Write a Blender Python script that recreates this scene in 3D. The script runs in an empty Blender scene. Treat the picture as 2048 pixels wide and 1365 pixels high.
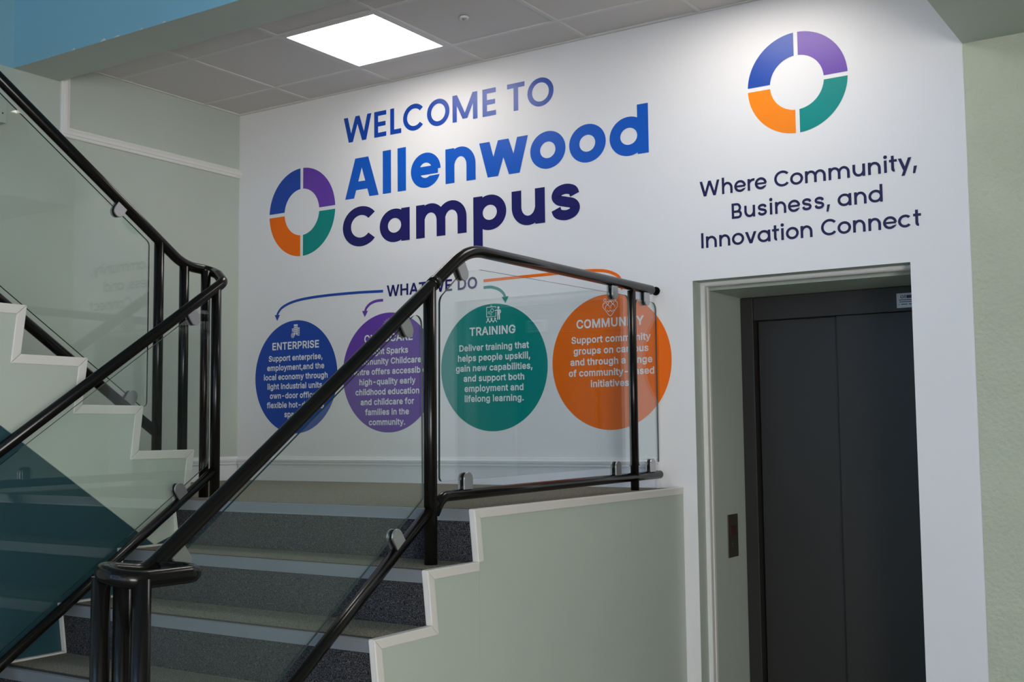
import bpy, bmesh, math
from mathutils import Vector, Matrix

scene = bpy.context.scene
COL = scene.collection
R = math.radians

# ------------------------------------------------------------------ camera, world, exposure, daylight
cam_d = bpy.data.cameras.new('camera')
cam_d.sensor_width = 36.0
cam_d.lens = 2307.67 * 36.0 / 2048.0
cam_d.clip_start = 0.05
cam = bpy.data.objects.new('camera', cam_d)
COL.objects.link(cam)
YAW, PITCH, ROLL = 0.579198796, 0.0794481511, 0.0103074183
cam.matrix_world = (Matrix.Translation((0, -4.8, 1.476)) @ Matrix.Rotation(YAW, 4, 'Z') @ Matrix.Rotation(PITCH, 4, 'X')
                    @ Matrix.Rotation(ROLL, 4, 'Y') @ Matrix.Rotation(math.pi / 2, 4, 'X'))
scene.camera = cam

world = bpy.data.worlds.new('world')
scene.world = world
world.use_nodes = True
world.node_tree.nodes['Background'].inputs[0].default_value = (0.55, 0.75, 1.0, 1)
world.node_tree.nodes['Background'].inputs[1].default_value = 0.35

scene.view_settings.view_transform = 'Standard'
scene.view_settings.look = 'None'
scene.view_settings.gamma = 1.0
scene.view_settings.use_curve_mapping = False
scene.view_settings.exposure = -0.15

LED_STRENGTH = 9.5
def area_light(name, loc, rot, sx, sy, power, color):
    d = bpy.data.lights.new(name, 'AREA')
    d.shape = 'RECTANGLE'
    d.size, d.size_y, d.energy, d.color = sx, sy, power, color
    o = bpy.data.objects.new(name, d)
    o.location = loc
    o.rotation_euler = rot
    COL.objects.link(o)
    return o
# daylight through the two glazed openings of the entrance wall behind the camera
area_light('daylight_hall_window', (-2.9, -8.86, 3.2), (R(90), 0, R(180)), 3.4, 3.6, 1350, (0.37, 0.60, 1.0))
area_light('daylight_lobby_window', (1.0, -8.86, 1.5), (R(90), 0, R(180)), 2.2, 2.2, 290, (0.95, 0.95, 0.97))
area_light('side_fill_light', (2.46, -6.2, 1.55), (R(90), 0, R(90)), 2.3, 2.2, 290, (1.0, 0.96, 0.92))  # fill light from an invented side opening, added to brighten the stair side panel

# ------------------------------------------------------------------ materials
def new_mat(name):
    m = bpy.data.materials.new(name)
    m.use_nodes = True
    nt = m.node_tree
    return m, nt, nt.nodes['Principled BSDF']

def mat(name, col, rough=0.5, metal=0.0, spec=0.5, bump=None, vary=None, coat=0.0):
    """bump=(scale, strength, distance); vary=(scale, amount)"""
    m, nt, b = new_mat(name)
    b.inputs['Base Color'].default_value = (*col, 1)
    b.inputs['Roughness'].default_value = rough
    b.inputs['Metallic'].default_value = metal
    b.inputs['Specular IOR Level'].default_value = spec
    b.inputs['Coat Weight'].default_value = coat
    tc = nt.nodes.new('ShaderNodeTexCoord')
    if vary:
        n = nt.nodes.new('ShaderNodeTexNoise')
        n.inputs['Scale'].default_value = vary[0]
        n.inputs['Detail'].default_value = 4
        nt.links.new(tc.outputs['Object'], n.inputs['Vector'])
        r = nt.nodes.new('ShaderNodeValToRGB')
        a = vary[1]
        r.color_ramp.elements[0].position = 0.3
        r.color_ramp.elements[1].position = 0.7
        r.color_ramp.elements[0].color = (*[c * (1 - a) for c in col], 1)
        r.color_ramp.elements[1].color = (*[min(1, c * (1 + a)) for c in col], 1)
        nt.links.new(n.outputs['Fac'], r.inputs['Fac'])
        nt.links.new(r.outputs['Color'], b.inputs['Base Color'])
    if bump:
        n = nt.nodes.new('ShaderNodeTexNoise')
        n.inputs['Scale'].default_value = bump[0]
        n.inputs['Detail'].default_value = 3
        nt.links.new(tc.outputs['Object'], n.inputs['Vector'])
        bp = nt.nodes.new('ShaderNodeBump')
        bp.inputs['Strength'].default_value = bump[1]
        bp.inputs['Distance'].default_value = bump[2]
        nt.links.new(n.outputs['Fac'], bp.inputs['Height'])
        nt.links.new(bp.outputs['Normal'], b.inputs['Normal'])
    return m

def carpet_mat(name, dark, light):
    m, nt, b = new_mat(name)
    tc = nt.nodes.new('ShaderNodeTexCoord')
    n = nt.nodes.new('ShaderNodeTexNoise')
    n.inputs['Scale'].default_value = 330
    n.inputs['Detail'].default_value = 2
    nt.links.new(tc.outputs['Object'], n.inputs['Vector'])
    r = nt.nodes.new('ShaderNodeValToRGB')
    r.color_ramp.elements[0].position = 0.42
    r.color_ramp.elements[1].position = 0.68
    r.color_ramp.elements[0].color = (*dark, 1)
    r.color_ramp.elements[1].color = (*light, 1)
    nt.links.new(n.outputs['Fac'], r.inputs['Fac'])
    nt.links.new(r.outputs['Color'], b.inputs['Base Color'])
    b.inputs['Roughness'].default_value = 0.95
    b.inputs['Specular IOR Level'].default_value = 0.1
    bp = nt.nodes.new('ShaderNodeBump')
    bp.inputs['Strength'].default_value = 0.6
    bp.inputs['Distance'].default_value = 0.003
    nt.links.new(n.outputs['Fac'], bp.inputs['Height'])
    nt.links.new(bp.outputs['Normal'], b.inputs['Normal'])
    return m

def glass_mat():
    m = bpy.data.materials.new('clear_glass')
    m.use_nodes = True
    nt = m.node_tree
    nt.nodes.clear()
    out = nt.nodes.new('ShaderNodeOutputMaterial')
    mix = nt.nodes.new('ShaderNodeMixShader')
    fr = nt.nodes.new('ShaderNodeFresnel')
    geo = nt.nodes.new('ShaderNodeNewGeometry')      # same reflectance on both faces of the pane
    ior = nt.nodes.new('ShaderNodeMapRange')
    ior.inputs['To Min'].default_value = 1.52
    ior.inputs['To Max'].default_value = 1 / 1.52
    nt.links.new(geo.outputs['Backfacing'], ior.inputs['Value'])
    nt.links.new(ior.outputs[0], fr.inputs['IOR'])
    tr = nt.nodes.new('ShaderNodeBsdfTransparent')
    tr.inputs['Color'].default_value = (0.955, 0.98, 0.972, 1)
    gl = nt.nodes.new('ShaderNodeBsdfGlossy')
    gl.inputs['Roughness'].default_value = 0.0
    gl.inputs['Color'].default_value = (1, 1, 1, 1)
    nt.links.new(fr.outputs[0], mix.inputs[0])
    nt.links.new(tr.outputs[0], mix.inputs[1])
    nt.links.new(gl.outputs[0], mix.inputs[2])
    nt.links.new(mix.outputs[0], out.inputs[0])
    return m

def emit_mat(name, col, strength):
    m = bpy.data.materials.new(name)
    m.use_nodes = True
    nt = m.node_tree
    nt.nodes.clear()
    out = nt.nodes.new('ShaderNodeOutputMaterial')
    e = nt.nodes.new('ShaderNodeEmission')
    e.inputs[0].default_value = (*col, 1)
    e.inputs[1].default_value = strength
    nt.links.new(e.outputs[0], out.inputs[0])
    return m

M = {}
M['vinyl_wall'] = mat('white_vinyl_wall', (0.81, 0.795, 0.795), 0.42, spec=0.45, bump=(9, 0.05, 0.01))
M['mint'] = mat('mint_paint', (0.48, 0.535, 0.47), 0.5, spec=0.35, vary=(2.0, 0.03))
M['mint_rough'] = mat('textured_mint_plaster', (0.53, 0.56, 0.43), 0.7, spec=0.25, bump=(55, 0.8, 0.007), vary=(3, 0.05))
M['blue'] = mat('blue_paint_and_shade', (0.24, 0.46, 0.54), 0.55, spec=0.3)
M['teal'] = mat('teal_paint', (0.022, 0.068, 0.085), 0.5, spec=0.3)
M['tile'] = mat('ceiling_tile', (0.66, 0.63, 0.605), 0.9, spec=0.1, bump=(120, 0.15, 0.002))
M['grid'] = mat('ceiling_grid_metal', (0.67, 0.66, 0.64), 0.5, spec=0.3)
M['dark_gap'] = mat('dark_gap', (0.02, 0.02, 0.02), 0.9)
M['white_trim'] = mat('white_painted_wood', (0.76, 0.75, 0.72), 0.4, spec=0.4)
M['pvc'] = mat('white_plastic_trim', (0.70, 0.68, 0.64), 0.4, spec=0.4)
M['skirt'] = mat('white_gloss_skirting', (0.78, 0.79, 0.81), 0.3, spec=0.5)
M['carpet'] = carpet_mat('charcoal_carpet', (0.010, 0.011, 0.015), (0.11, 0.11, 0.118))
M['tread'] = carpet_mat('carpet_lit_top', (0.12, 0.11, 0.085), (0.42, 0.39, 0.31))  # same carpet as the risers, lighter and warmer to imitate light from above
M['alu'] = mat('aluminium_nosing', (0.30, 0.32, 0.34), 0.42, metal=0.5)
M['insert'] = mat('dark_tread_insert', (0.03, 0.028, 0.025), 0.8)
M['black'] = mat('black_gloss_paint', (0.006, 0.0055, 0.005), 0.20, spec=0.28, bump=(60, 0.06, 0.003))
M['glass'] = glass_mat()
M['glass_edge'] = mat('glass_edge', (0.012, 0.035, 0.03), 0.15, spec=0.6)
M['chrome'] = mat('satin_chrome', (0.48, 0.48, 0.49), 0.28, metal=0.9)
M['rubber'] = mat('black_rubber', (0.012, 0.012, 0.012), 0.6)
M['lift'] = mat('dark_grey_metal_paint', (0.024, 0.0225, 0.020), 0.5, spec=0.4, bump=(30, 0.03, 0.002))
M['steel'] = mat('bronze_steel_plate', (0.10, 0.085, 0.07), 0.4, metal=0.6)
M['red_display'] = mat('dark_red_window', (0.06, 0.008, 0.01), 0.2)
M['floor'] = mat('grey_floor', (0.09, 0.085, 0.08), 0.5, vary=(4, 0.1))
M['hall_white'] = mat('white_hall_paint', (0.55, 0.58, 0.58), 0.7)
M['led'] = emit_mat('led_diffuser', (1.0, 0.95, 0.90), LED_STRENGTH)
M['paper'] = mat('white_sticker', (0.62, 0.64, 0.66), 0.5)
M['ink_blue'] = mat('vinyl_blue', (0.002, 0.055, 0.38), 0.33, spec=0.5)
M['ink_allen'] = mat('vinyl_bright_blue', (0.001, 0.095, 0.52), 0.33, spec=0.5)
M['ink_navy'] = mat('vinyl_navy', (0.014, 0.012, 0.12), 0.33, spec=0.3)
M['ink_tag'] = mat('vinyl_dark_navy', (0.016, 0.012, 0.07), 0.38, spec=0.28)
M['ink_purple'] = mat('vinyl_purple', (0.13, 0.04, 0.38), 0.33, spec=0.5)
M['ink_teal'] = mat('vinyl_teal', (0.0, 0.25, 0.225), 0.33, spec=0.32)
M['ink_orange'] = mat('vinyl_orange', (0.92, 0.155, 0.0), 0.33, spec=0.3)
M['ink_amber'] = mat('vinyl_amber', (0.95, 0.25, 0.0), 0.33, spec=0.3)
M['ink_white'] = mat('vinyl_white', (0.84, 0.85, 0.88), 0.38, spec=0.4)
M['plate_dark'] = mat('dark_ink', (0.02, 0.03, 0.12), 0.5)

# ------------------------------------------------------------------ mesh helpers
class MB:
    def __init__(s):
        s.v, s.f, s.m, s.sm = [], [], [], []
    def face(s, idx, mi=0, smooth=False):
        s.f.append(tuple(idx)); s.m.append(mi); s.sm.append(smooth)
    def add(s, pts):
        b = len(s.v)
        s.v.extend(tuple(p) for p in pts)
        return b
    def box(s, x0, x1, y0, y1, z0, z1, mi=0):
        b = s.add([(x, y, z) for z in (z0, z1) for y in (y0, y1) for x in (x0, x1)])
        for q in ((0, 2, 3, 1), (4, 5, 7, 6), (0, 1, 5, 4), (2, 6, 7, 3), (0, 4, 6, 2), (1, 3, 7, 5)):
            s.face([b + i for i in q], mi)
    def hexa(s, p, mi=0):
        """8 points: bottom loop then top loop"""
        b = s.add(p)
        for q in ((3, 2, 1, 0), (4, 5, 6, 7), (0, 1, 5, 4), (1, 2, 6, 5), (2, 3, 7, 6), (3, 0, 4, 7)):
            s.face([b + i for i in q], mi)
    def prism(s, poly, axis, a, c, mi=0, mi_side=None, smooth_side=False):
        """polygon in the plane across `axis`, extruded from a to c"""
        def P(u, v, w):
            return {'x': (w, u, v), 'y': (u, w, v), 'z': (u, v, w)}[axis]
        n = len(poly)
        b = s.add([P(u, v, a) for u, v in poly] + [P(u, v, c) for u, v in poly])
        s.face([b + i for i in range(n)], mi)
        s.face([b + n + i for i in reversed(range(n))], mi)
        ms = mi if mi_side is None else mi_side
        for i in range(n):
            j = (i + 1) % n
            s.face([b + i, b + n + i, b + n + j, b + j], ms, smooth_side)
    def tube(s, path, r, seg=20, cap=True, mi=0):
        path = [Vector(p) for p in path]
        n = len(path)
        T = []
        for i in range(n):
            a = path[max(0, i - 1)]; c = path[min(n - 1, i + 1)]
            T.append((c - a).normalized())
        ref = Vector((1, 0, 0)) if abs(T[0].x) < 0.9 else Vector((0, 1, 0))
        N = (ref - T[0] * ref.dot(T[0])).normalized()
        rings = []
        for i in range(n):
            N = (N - T[i] * N.dot(T[i])).normalized()
            B = T[i].cross(N)
            k = 1.0
            rings.append(s.add([path[i] + (N * math.cos(2 * math.pi * j / seg) + B * math.sin(2 * math.pi * j / seg)) * r * k for j in range(seg)]))
        for i in range(n - 1):
            for j in range(seg):
                k = (j + 1) % seg
                s.face([rings[i] + j, rings[i] + k, rings[i + 1] + k, rings[i + 1] + j], mi, True)
        if cap:
            s.face([rings[0] + j for j in reversed(range(seg))], mi)
            s.face([rings[-1] + j for j in range(seg)], mi)
    def lathe(s, c, prof, seg=32, mi=0):
        """profile (r, z) turned about the vertical through c"""
        rings = []
        for r, z in prof:
            rings.append(s.add([(c[0] + r * math.cos(2 * math.pi * j / seg), c[1] + r * math.sin(2 * math.pi * j / seg), c[2] + z) for j in range(seg)]))
        for i in range(len(rings) - 1):
            for j in range(seg):
                k = (j + 1) % seg
                s.face([rings[i] + j, rings[i] + k, rings[i + 1] + k, rings[i + 1] + j], mi, True)
        s.face([rings[0] + j for j in reversed(range(seg))], mi)
        s.face([rings[-1] + j for j in range(seg)], mi)
    def build(s, name, mats, parent=None, bevel=0.0, fix=True):
        me = bpy.data.meshes.new(name)
        me.from_pydata(s.v, [], s.f)
        if not isinstance(mats, (list, tuple)):
            mats = [mats]
        for m in mats:
            me.materials.append(m)
        me.polygons.foreach_set('material_index', s.m)
        me.polygons.foreach_set('use_smooth', s.sm)
        if fix:
            bm = bmesh.new(); bm.from_mesh(me)
            bmesh.ops.recalc_face_normals(bm, faces=bm.faces)
            bm.to_mesh(me); bm.free()
        me.update()
        o = bpy.data.objects.new(name, me)
        COL.objects.link(o)
        if parent is not None:
            o.parent = parent
            o.matrix_parent_inverse = Matrix.Identity(4)
            o.location = -Vector(parent_world(parent))
        if bevel:
            md = o.modifiers.new('bevel', 'BEVEL')
            md.width = bevel; md.segments = 2; md.limit_method = 'ANGLE'
        return o

def parent_world(p):
    v = Vector(p.location)
    while p.parent is not None:
        p = p.parent
        v = v + Vector(p.location)
    return v

def tag(o, label, cat, group=None):
    o['label'] = label; o['category'] = cat
    if group:
        o['group'] = group
    return o

def struct(o):
    o['kind'] = 'structure'
    return o

def thing(name, loc, label, cat, group=None):
    o = bpy.data.objects.new(name, None)
    o.empty_display_size = 0.1
    o.location = loc
    COL.objects.link(o)
    return tag(o, label, cat, group)

def fillet(pts, rad, n=10):
    """rounds the corners of a polyline; rad is one number or one per point"""
    pts = [Vector(p) for p in pts]
    out = [pts[0]]
    for i in range(1, len(pts) - 1):
        r = rad[i] if isinstance(rad, (list, tuple)) else rad
        a, b, c = pts[i - 1], pts[i], pts[i + 1]
        u = (a - b); w = (c - b)
        lu, lw = u.length, w.length
        u.normalize(); w.normalize()
        ang = u.angle(w)
        if r <= 0 or ang > math.pi - 0.01:
            out.append(b); continue
        d = min(r / math.tan(ang / 2), lu * 0.495, lw * 0.495)
        p0, p1 = b + u * d, b + w * d
        for k in range(n + 1):
            t = k / n
            # circular-ish blend (rational quadratic)
            ww = math.sin(ang / 2)
            den = (1 - t) ** 2 + 2 * ww * t * (1 - t) + t ** 2
            out.append((p0 * (1 - t) ** 2 + b * (2 * ww * t * (1 - t)) + p1 * t ** 2) / den)
    out.append(pts[-1])
    return out

def offset_line(pts, d):
    """polyline in 2D moved sideways by d (left positive) with mitred corners"""
    out = []
    n = len(pts)
    for i in range(n):
        ns = []
        if i > 0:
            ns.append((Vector(pts[i]) - Vector(pts[i - 1])).normalized())
        if i < n - 1:
            ns.append((Vector(pts[i + 1]) - Vector(pts[i])).normalized())
        nn = [Vector((-t.y, t.x)) for t in ns]
        if len(nn) == 1:
            out.append(Vector(pts[i]) + nn[0] * d)
        else:
            m = (nn[0] + nn[1]).normalized()
            out.append(Vector(pts[i]) + m * (d / max(0.25, m.dot(nn[0]))))
    return out

# ------------------------------------------------------------------ the room
XW = -5.074            # left wall
XE = -0.956            # right end of the mural
ZC = 3.389             # tiled ceiling
ZH = 5.6               # high ceiling of the stair hall
YB = -9.0              # entrance wall behind the camera
XRW = 2.6              # right wall
RISE, GO = 0.17415, 0.2565
ZL = 7 * RISE          # landing
YL = -1.634            # landing edge
XS = -2.226            # face of the right stair side
XI = -3.706            # face of the left stair side
OX0, OX1, OZ = -2.158, -1.193, 2.155   # lift opening

b = MB(); b.box(XW - .2, XRW + .2, YB - .2, 1.2, -0.2, 0.0)
struct(b.build('floor', M['floor']))

b = MB()
b.box(XW, OX0, 0, 0.2, 0, ZH)
b.box(OX0, OX1, 0, 0.2, OZ, ZH)
b.box(OX1, XE, 0, 0.2, 0, ZH)
struct(b.build('wall_back', M['vinyl_wall'], fix=False))

b = MB(); b.box(XE, XRW, -0.004, 0.2, 0, ZH)
struct(b.build('wall_right_of_mural', M['mint_rough']))
b = MB(); b.box(XW - 0.2, XW, -1.494, 0.2, 0, ZH); b.box(XW - 0.2, XW, YB, -1.494, 0, 3.288); b.box(XW - 0.2, XW, YB, -1.494, 3.288, ZH, 1)  # upper front part coloured blue to imitate the dim bluish shading there
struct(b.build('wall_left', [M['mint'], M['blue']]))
b = MB()
b.box(XRW, XRW + 0.2, YB, -7.5, 0, ZH); b.box(XRW, XRW + 0.2, -4.9, 0.2, 0, ZH)
b.box(XRW, XRW + 0.2, -7.5, -4.9, 0, 0.35); b.box(XRW, XRW + 0.2, -7.5, -4.9, 2.75, ZH)
struct(b.build('wall_right', M['mint']))
b = MB(); w = .06
b.box(XRW + .05, XRW + .12, -7.5, -7.5 + w, .35, 2.75); b.box(XRW + .05, XRW + .12, -4.9 - w, -4.9, .35, 2.75); b.box(XRW + .05, XRW + .12, -6.2 - w / 2, -6.2 + w / 2, .35 + w, 2.75 - w)
b.box(XRW + .05, XRW + .12, -7.5 + w, -4.9 - w, .35, .35 + w); b.box(XRW + .05, XRW + .12, -7.5 + w, -4.9 - w, 2.75 - w, 2.75)
struct(b.build('window_added', M['white_trim']))  # unseen window frame, made up to go with the added side fill light

# entrance wall with two glazed openings
b = MB()
b.box(XW, -4.6, YB - .2, YB, 0, ZH); b.box(-1.2, -0.1, YB - .2, YB, 0, ZH); b.box(2.1, XRW, YB - .2, YB, 0, ZH)
b.box(-4.6, -1.2, YB - .2, YB, 0, 1.4); b.box(-4.6, -1.2, YB - .2, YB, 5.0, ZH)
b.box(-0.1, 2.1, YB - .2, YB, 0, 0.4); b.box(-0.1, 2.1, YB - .2, YB, 2.6, ZH)
struct(b.build('wall_front', M['hall_white']))
for nm, x0, x1, z0, z1 in (('window_1', -4.6, -1.2, 1.4, 5.0), ('window_2', -0.1, 2.1, 0.4, 2.6)):
    b = MB(); y0, y1 = YB - .12, YB - .05; w = 0.06
    b.box(x0, x0 + w, y0, y1, z0, z1); b.box(x1 - w, x1, y0, y1, z0, z1)
    b.box(x0 + w, x1 - w, y0, y1, z0, z0 + w); b.box(x0 + w, x1 - w, y0, y1, z1 - w, z1)
    xm = (x0 + x1) / 2
    b.box(xm - w / 2, xm + w / 2, y0, y1, z0 + w, z1 - w)
    struct(b.build(nm, M['white_trim']))

# tiled ceiling over the landing, metal grid and lay-in tiles
b = MB()
gx = [-4.507 + .606 * k for k in range(0, 6)]
gy = [-0.28, -0.874]
YC = -1.22
xs = [XW] + gx + [XE]
ys = [0.0] + gy + [YC]
LIGHTS = [(-3.901, -3.295), (-2.083, -1.477)]
hw = 0.011
for i in range(len(xs) - 1):
    for j in range(len(ys) - 1):
        x0, x1, y1, y0 = xs[i] , xs[i + 1], ys[j], ys[j + 1]
        if j == 1 and any(abs(x0 - l[0]) < .02 for l in LIGHTS):
            continue
        dz = 0.004 if (i * 7 + j * 3) % 4 else 0.007
        b.box(x0 + .002, x1 - .002, y0 + .002, y1 - .002, ZC + dz, ZC + 0.03, 0)
for x in gx:
    b.box(x - hw, x + hw, YC, 0, ZC, ZC + 0.035, 1)
for y in gy:
    for i in range(len(xs) - 1):
        b.box(xs[i] + hw, xs[i + 1] - hw, y - hw, y + hw, ZC, ZC + 0.035, 1)
b.box(XW, XE, -0.014, -0.0005, ZC - .002, ZC + .03, 1)
b.box(XW + .0005, XW + 0.014, YC, -.014, ZC - .002, ZC + .03, 1)
b.box(XW, XE, YC, 0, ZC + 0.16, ZC + 0.30, 2)
struct(b.build('ceiling', [M['tile'], M['grid'], M['dark_gap']]))

# painted beam across the hall, upper gallery front above it
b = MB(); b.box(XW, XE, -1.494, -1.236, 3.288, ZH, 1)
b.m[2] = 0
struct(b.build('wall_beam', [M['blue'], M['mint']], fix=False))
beam = bpy.data.objects['wall_beam']
for i, x in enumerate((-4.60, -4.385, -4.29, -4.12, -3.97)):      # chipped paint along the lower edge
    w = (.012, .020, .026, .010, .012)[i]; h = (.008, .013, .007, .006, .007)[i]
    b = MB(); b.prism([(x - w, 3.2876), (x + w * .8, 3.2876), (x + w, 3.2876 + h * .4), (x + w * .3, 3.2876 + h), (x - w * .4, 3.2876 + h * .55)], 'y', -1.4965, -1.4935)
    b.build('paint_chip', M['paper'], beam)
b = MB(); b.box(XW, XRW, -1.494, 0.2, ZH, ZH + .2); b.box(XW, XRW, YB, -1.494, ZH, ZH + .2)
struct(b.build('ceiling_hall', M['hall_white']))
b = MB(); b.box(XE, XRW, YB, -0.004, 3.02, ZH)
struct(b.build('ceiling_right', M['mint']))

# dado moulding on the left wall: an upright length by the beam, then a level length to the corner
prof = [(0, 0), (.010, 0), (.014, .006), (.014, .012), (.020, .018), (.022, .030), (.018, .040), (.013, .043), (.013, .049), (.008, .054), (0, .054)]
b = MB()
z0 = 3.006
n = len(prof)
# horizontal run with a mitred left end that meets the upright
lo = [(XW + d, -1.229 + h, z0 + h) for d, h in prof]
hi = [(XW + d, -0.0005, z0 + h) for d, h in prof]
a0 = b.add(lo); a1 = b.add(hi)
for i in range(n - 1):
    b.face([a0 + i, a1 + i, a1 + i + 1, a0 + i + 1])
b.face([a1 + i for i in range(n)])
up = [(XW + d, -1.229 + h, 3.388) for d, h in prof]
a2 = b.add(up)
for i in range(n - 1):
    b.face([a0 + i, a0 + i + 1, a2 + i + 1, a2 + i])
b.face([a2 + i for i in range(n)])
struct(b.build('trim_1', M['white_trim']))

# skirting with moulded top on the landing
sk = [(0, 0), (.014, 0), (.014, .088), (.019, .092), (.020, .098), (.016, .102), (.022, .108), (.024, .118), (.019, .123), (.014, .126), (.011, .133), (0, .137)]
b = MB()
b.prism([(-d - .0005, ZL + h) for d, h in sk], 'x', XW + .024, -2.351)
b.box(-2.351, -2.335, -0.022, -0.0005, ZL, ZL + .118)
struct(b.build('baseboard_back', M['skirt']))
b = MB()
b.prism([(XW + d + .0005, ZL + h) for d, h in sk], 'y', -1.52, -0.0005)
struct(b.build('baseboard_left', M['skirt']))

# ------------------------------------------------------------------ lift recess and door
YD = 0.559
b = MB()
b.box(OX0 - .1, OX0, 0.2, 0.9, 0, OZ + .1)
b.box(OX1, OX1 + .1, 0.2, 0.9, 0, OZ + .1)
b.box(OX0, OX1, 0.2, 0.9, OZ, OZ + .1)
b.box(OX0 - .1, OX1 + .1, 0.9, 1.0, 0, OZ + .1)
b.box(OX0, OX1, 0.178, 0.9, 2.1275, OZ)
b.box(OX0 - .0, OX0 + .0006, 0.001, 0.2, 0, OZ)      # painted lining of the reveal
b.box(OX1 - .0006, OX1, 0.001, 0.2, 0, OZ)
b.box(OX0 + .0006, OX1 - .0006, 0.001, 0.2, OZ - .0006, OZ)
struct(b.build('wall_recess', M['mint']))
# architrave inside the reveal
ap = [(0.085, 0), (0.085, .012), (.092, .018), (.118, .018), (.122, .013), (.130, .013), (.134, .017), (.150, .017), (.154, .010), (.172, .008), (.176, 0)]
b = MB()
n = len(ap)
L = [(OX0 + .0006 + t, y, 0.0) for y, t in ap]
LT = [(OX0 + .0006 + t, y, OZ - .0006 - t) for y, t in ap]
RT = [(OX1 - .0006 - t, y, OZ - .0006 - t) for y, t in ap]
RB = [(OX1 - .0006 - t, y, 0.0) for y, t in ap]
rr = [b.add(q) for q in (L, LT, RT, RB)]
for k in range(3):
    for i in range(n - 1):
        b.face([rr[k] + i, rr[k + 1] + i, rr[k + 1] + i + 1, rr[k] + i + 1])
struct(b.build('trim_2', M['white_trim']))

door = bpy.data.objects.new('door_1', None)
door.location = (-1.66, YD, 0); COL.objects.link(door); struct(door)
b = MB()
b.box(OX0 + .001, -2.093, YD, YD + .12, 0.0, 2.125)
b.box(-1.23, OX1 - .001, YD, YD + .12, 0.0, 2.125)
b.build('door_frame', M['lift'], door, bevel=.002)
b = MB(); b.box(-2.092, -1.231, YD + .004, YD + .12, 2.012, 2.125)
b.build('header_panel', M['lift'], door, bevel=.002)
b = MB(); b.box(-2.086, -1.682, YD + .050, YD + .075, 0.01, 2.011)
b.build('door_leaf', M['lift'], door, bevel=.002)
b = MB(); b.box(-1.690, -1.231, YD + .022, YD + .047, 0.01, 2.011)
b.build('door_leaf', M['lift'], door, bevel=.003)
b = MB(); b.box(-2.092, -1.231, YD + .078, YD + .12, 0.0, 2.012)
b.build('door_backing', M['dark_gap'], door)

# call plate on the recess side
X0 = OX0
c = thing('call_panel', (X0 + .0045, 0.391, 0.98), 'narrow metal lift call plate with red display on recess side wall', 'call panel')
b = MB(); b.box(X0 + .0004, X0 + .005, 0.332, 0.451, 0.879, 1.08)
b.build('plate', M['steel'], c, bevel=.0015)
b = MB(); b.box(X0 + .005, X0 + .007, 0.361, 0.419, 0.984, 1.026)
b.build('display', M['red_display'], c)
b = MB()
b.prism([(0.39 + .016 * math.cos(t * math.pi / 12), .942 + .014 * math.sin(t * math.pi / 12)) for t in range(24)], 'x', X0 + .005, X0 + .0075)
b.build('button', M['steel'], c, bevel=.0008)

# ------------------------------------------------------------------ ceiling lights and detector
def ceiling_light(x0, x1, label):
    y0, y1 = -0.863, -0.291
    c = thing('ceiling_light', ((x0 + x1) / 2, (y0 + y1) / 2, ZC), label, 'ceiling light', 'square panel lights in the tiled ceiling')
    b = MB(); w = .020
    X0_, X1_ = x0 + .011, x1 - .011
    z0_, z1_ = ZC - .001, ZC + .02
    b.box(X0_, X0_ + w, y0, y1, z0_, z1_); b.box(X1_ - w, X1_, y0, y1, z0_, z1_)
    b.box(X0_ + w, X1_ - w, y0, y0 + w, z0_, z1_); b.box(X0_ + w, X1_ - w, y1 - w, y1, z0_, z1_)
    b.build('frame', M['grid'], c)
    b = MB(); b.box(X0_ + w, X1_ - w, y0 + w, y1 - w, ZC + .002, ZC + .015)
    b.build('diffuser', M['led'], c)
ceiling_light(*LIGHTS[0], 'glowing square light panel in the ceiling above the landing')
ceiling_light(*LIGHTS[1], 'square light panel in the ceiling over the lift end, just above the frame')

c = thing('ceiling_sensor', (-3.011, -0.572, ZC), 'small round white sensor in the ceiling tile right of the light panel', 'sensor')
b = MB(); b.lathe((-3.011, -0.572, ZC - .008), [(.020, .012), (.023, .008), (.022, .002), (.016, 0), (.014, .002)], 32)
b.build('rim', M['white_trim'], c)
b = MB(); b.lathe((-3.011, -0.572, ZC - .014), [(.003, .0), (.008, .003), (.011, .010)], 24)
b.build('lens', M['chrome'], c)

# box high on the left wall, cut by the left edge of the view
c = thing('wall_box', (XW, -1.68, 3.0), 'pale green box mounted on the left wall behind the upper glass', 'box')
b = MB(); b.box(XW + .0005, XW + .07, -1.86, -1.566, 2.984, 3.10)
b.build('body', M['mint'], c, bevel=.004)
b = MB(); b.prism([(-1.59 + .004 * math.cos(t * math.pi / 6), 3.03 + .004 * math.sin(t * math.pi / 6)) for t in range(12)], 'x', XW + .07, XW + .072)
b.build('screw', M['rubber'], c)

# ------------------------------------------------------------------ stairs
LEAN = 0.022          # risers rake back towards their foot
def nosing_low(k):    # k = 1 .. 7 (7 = landing edge)
    return YL - GO * (7 - k), RISE * k

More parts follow.
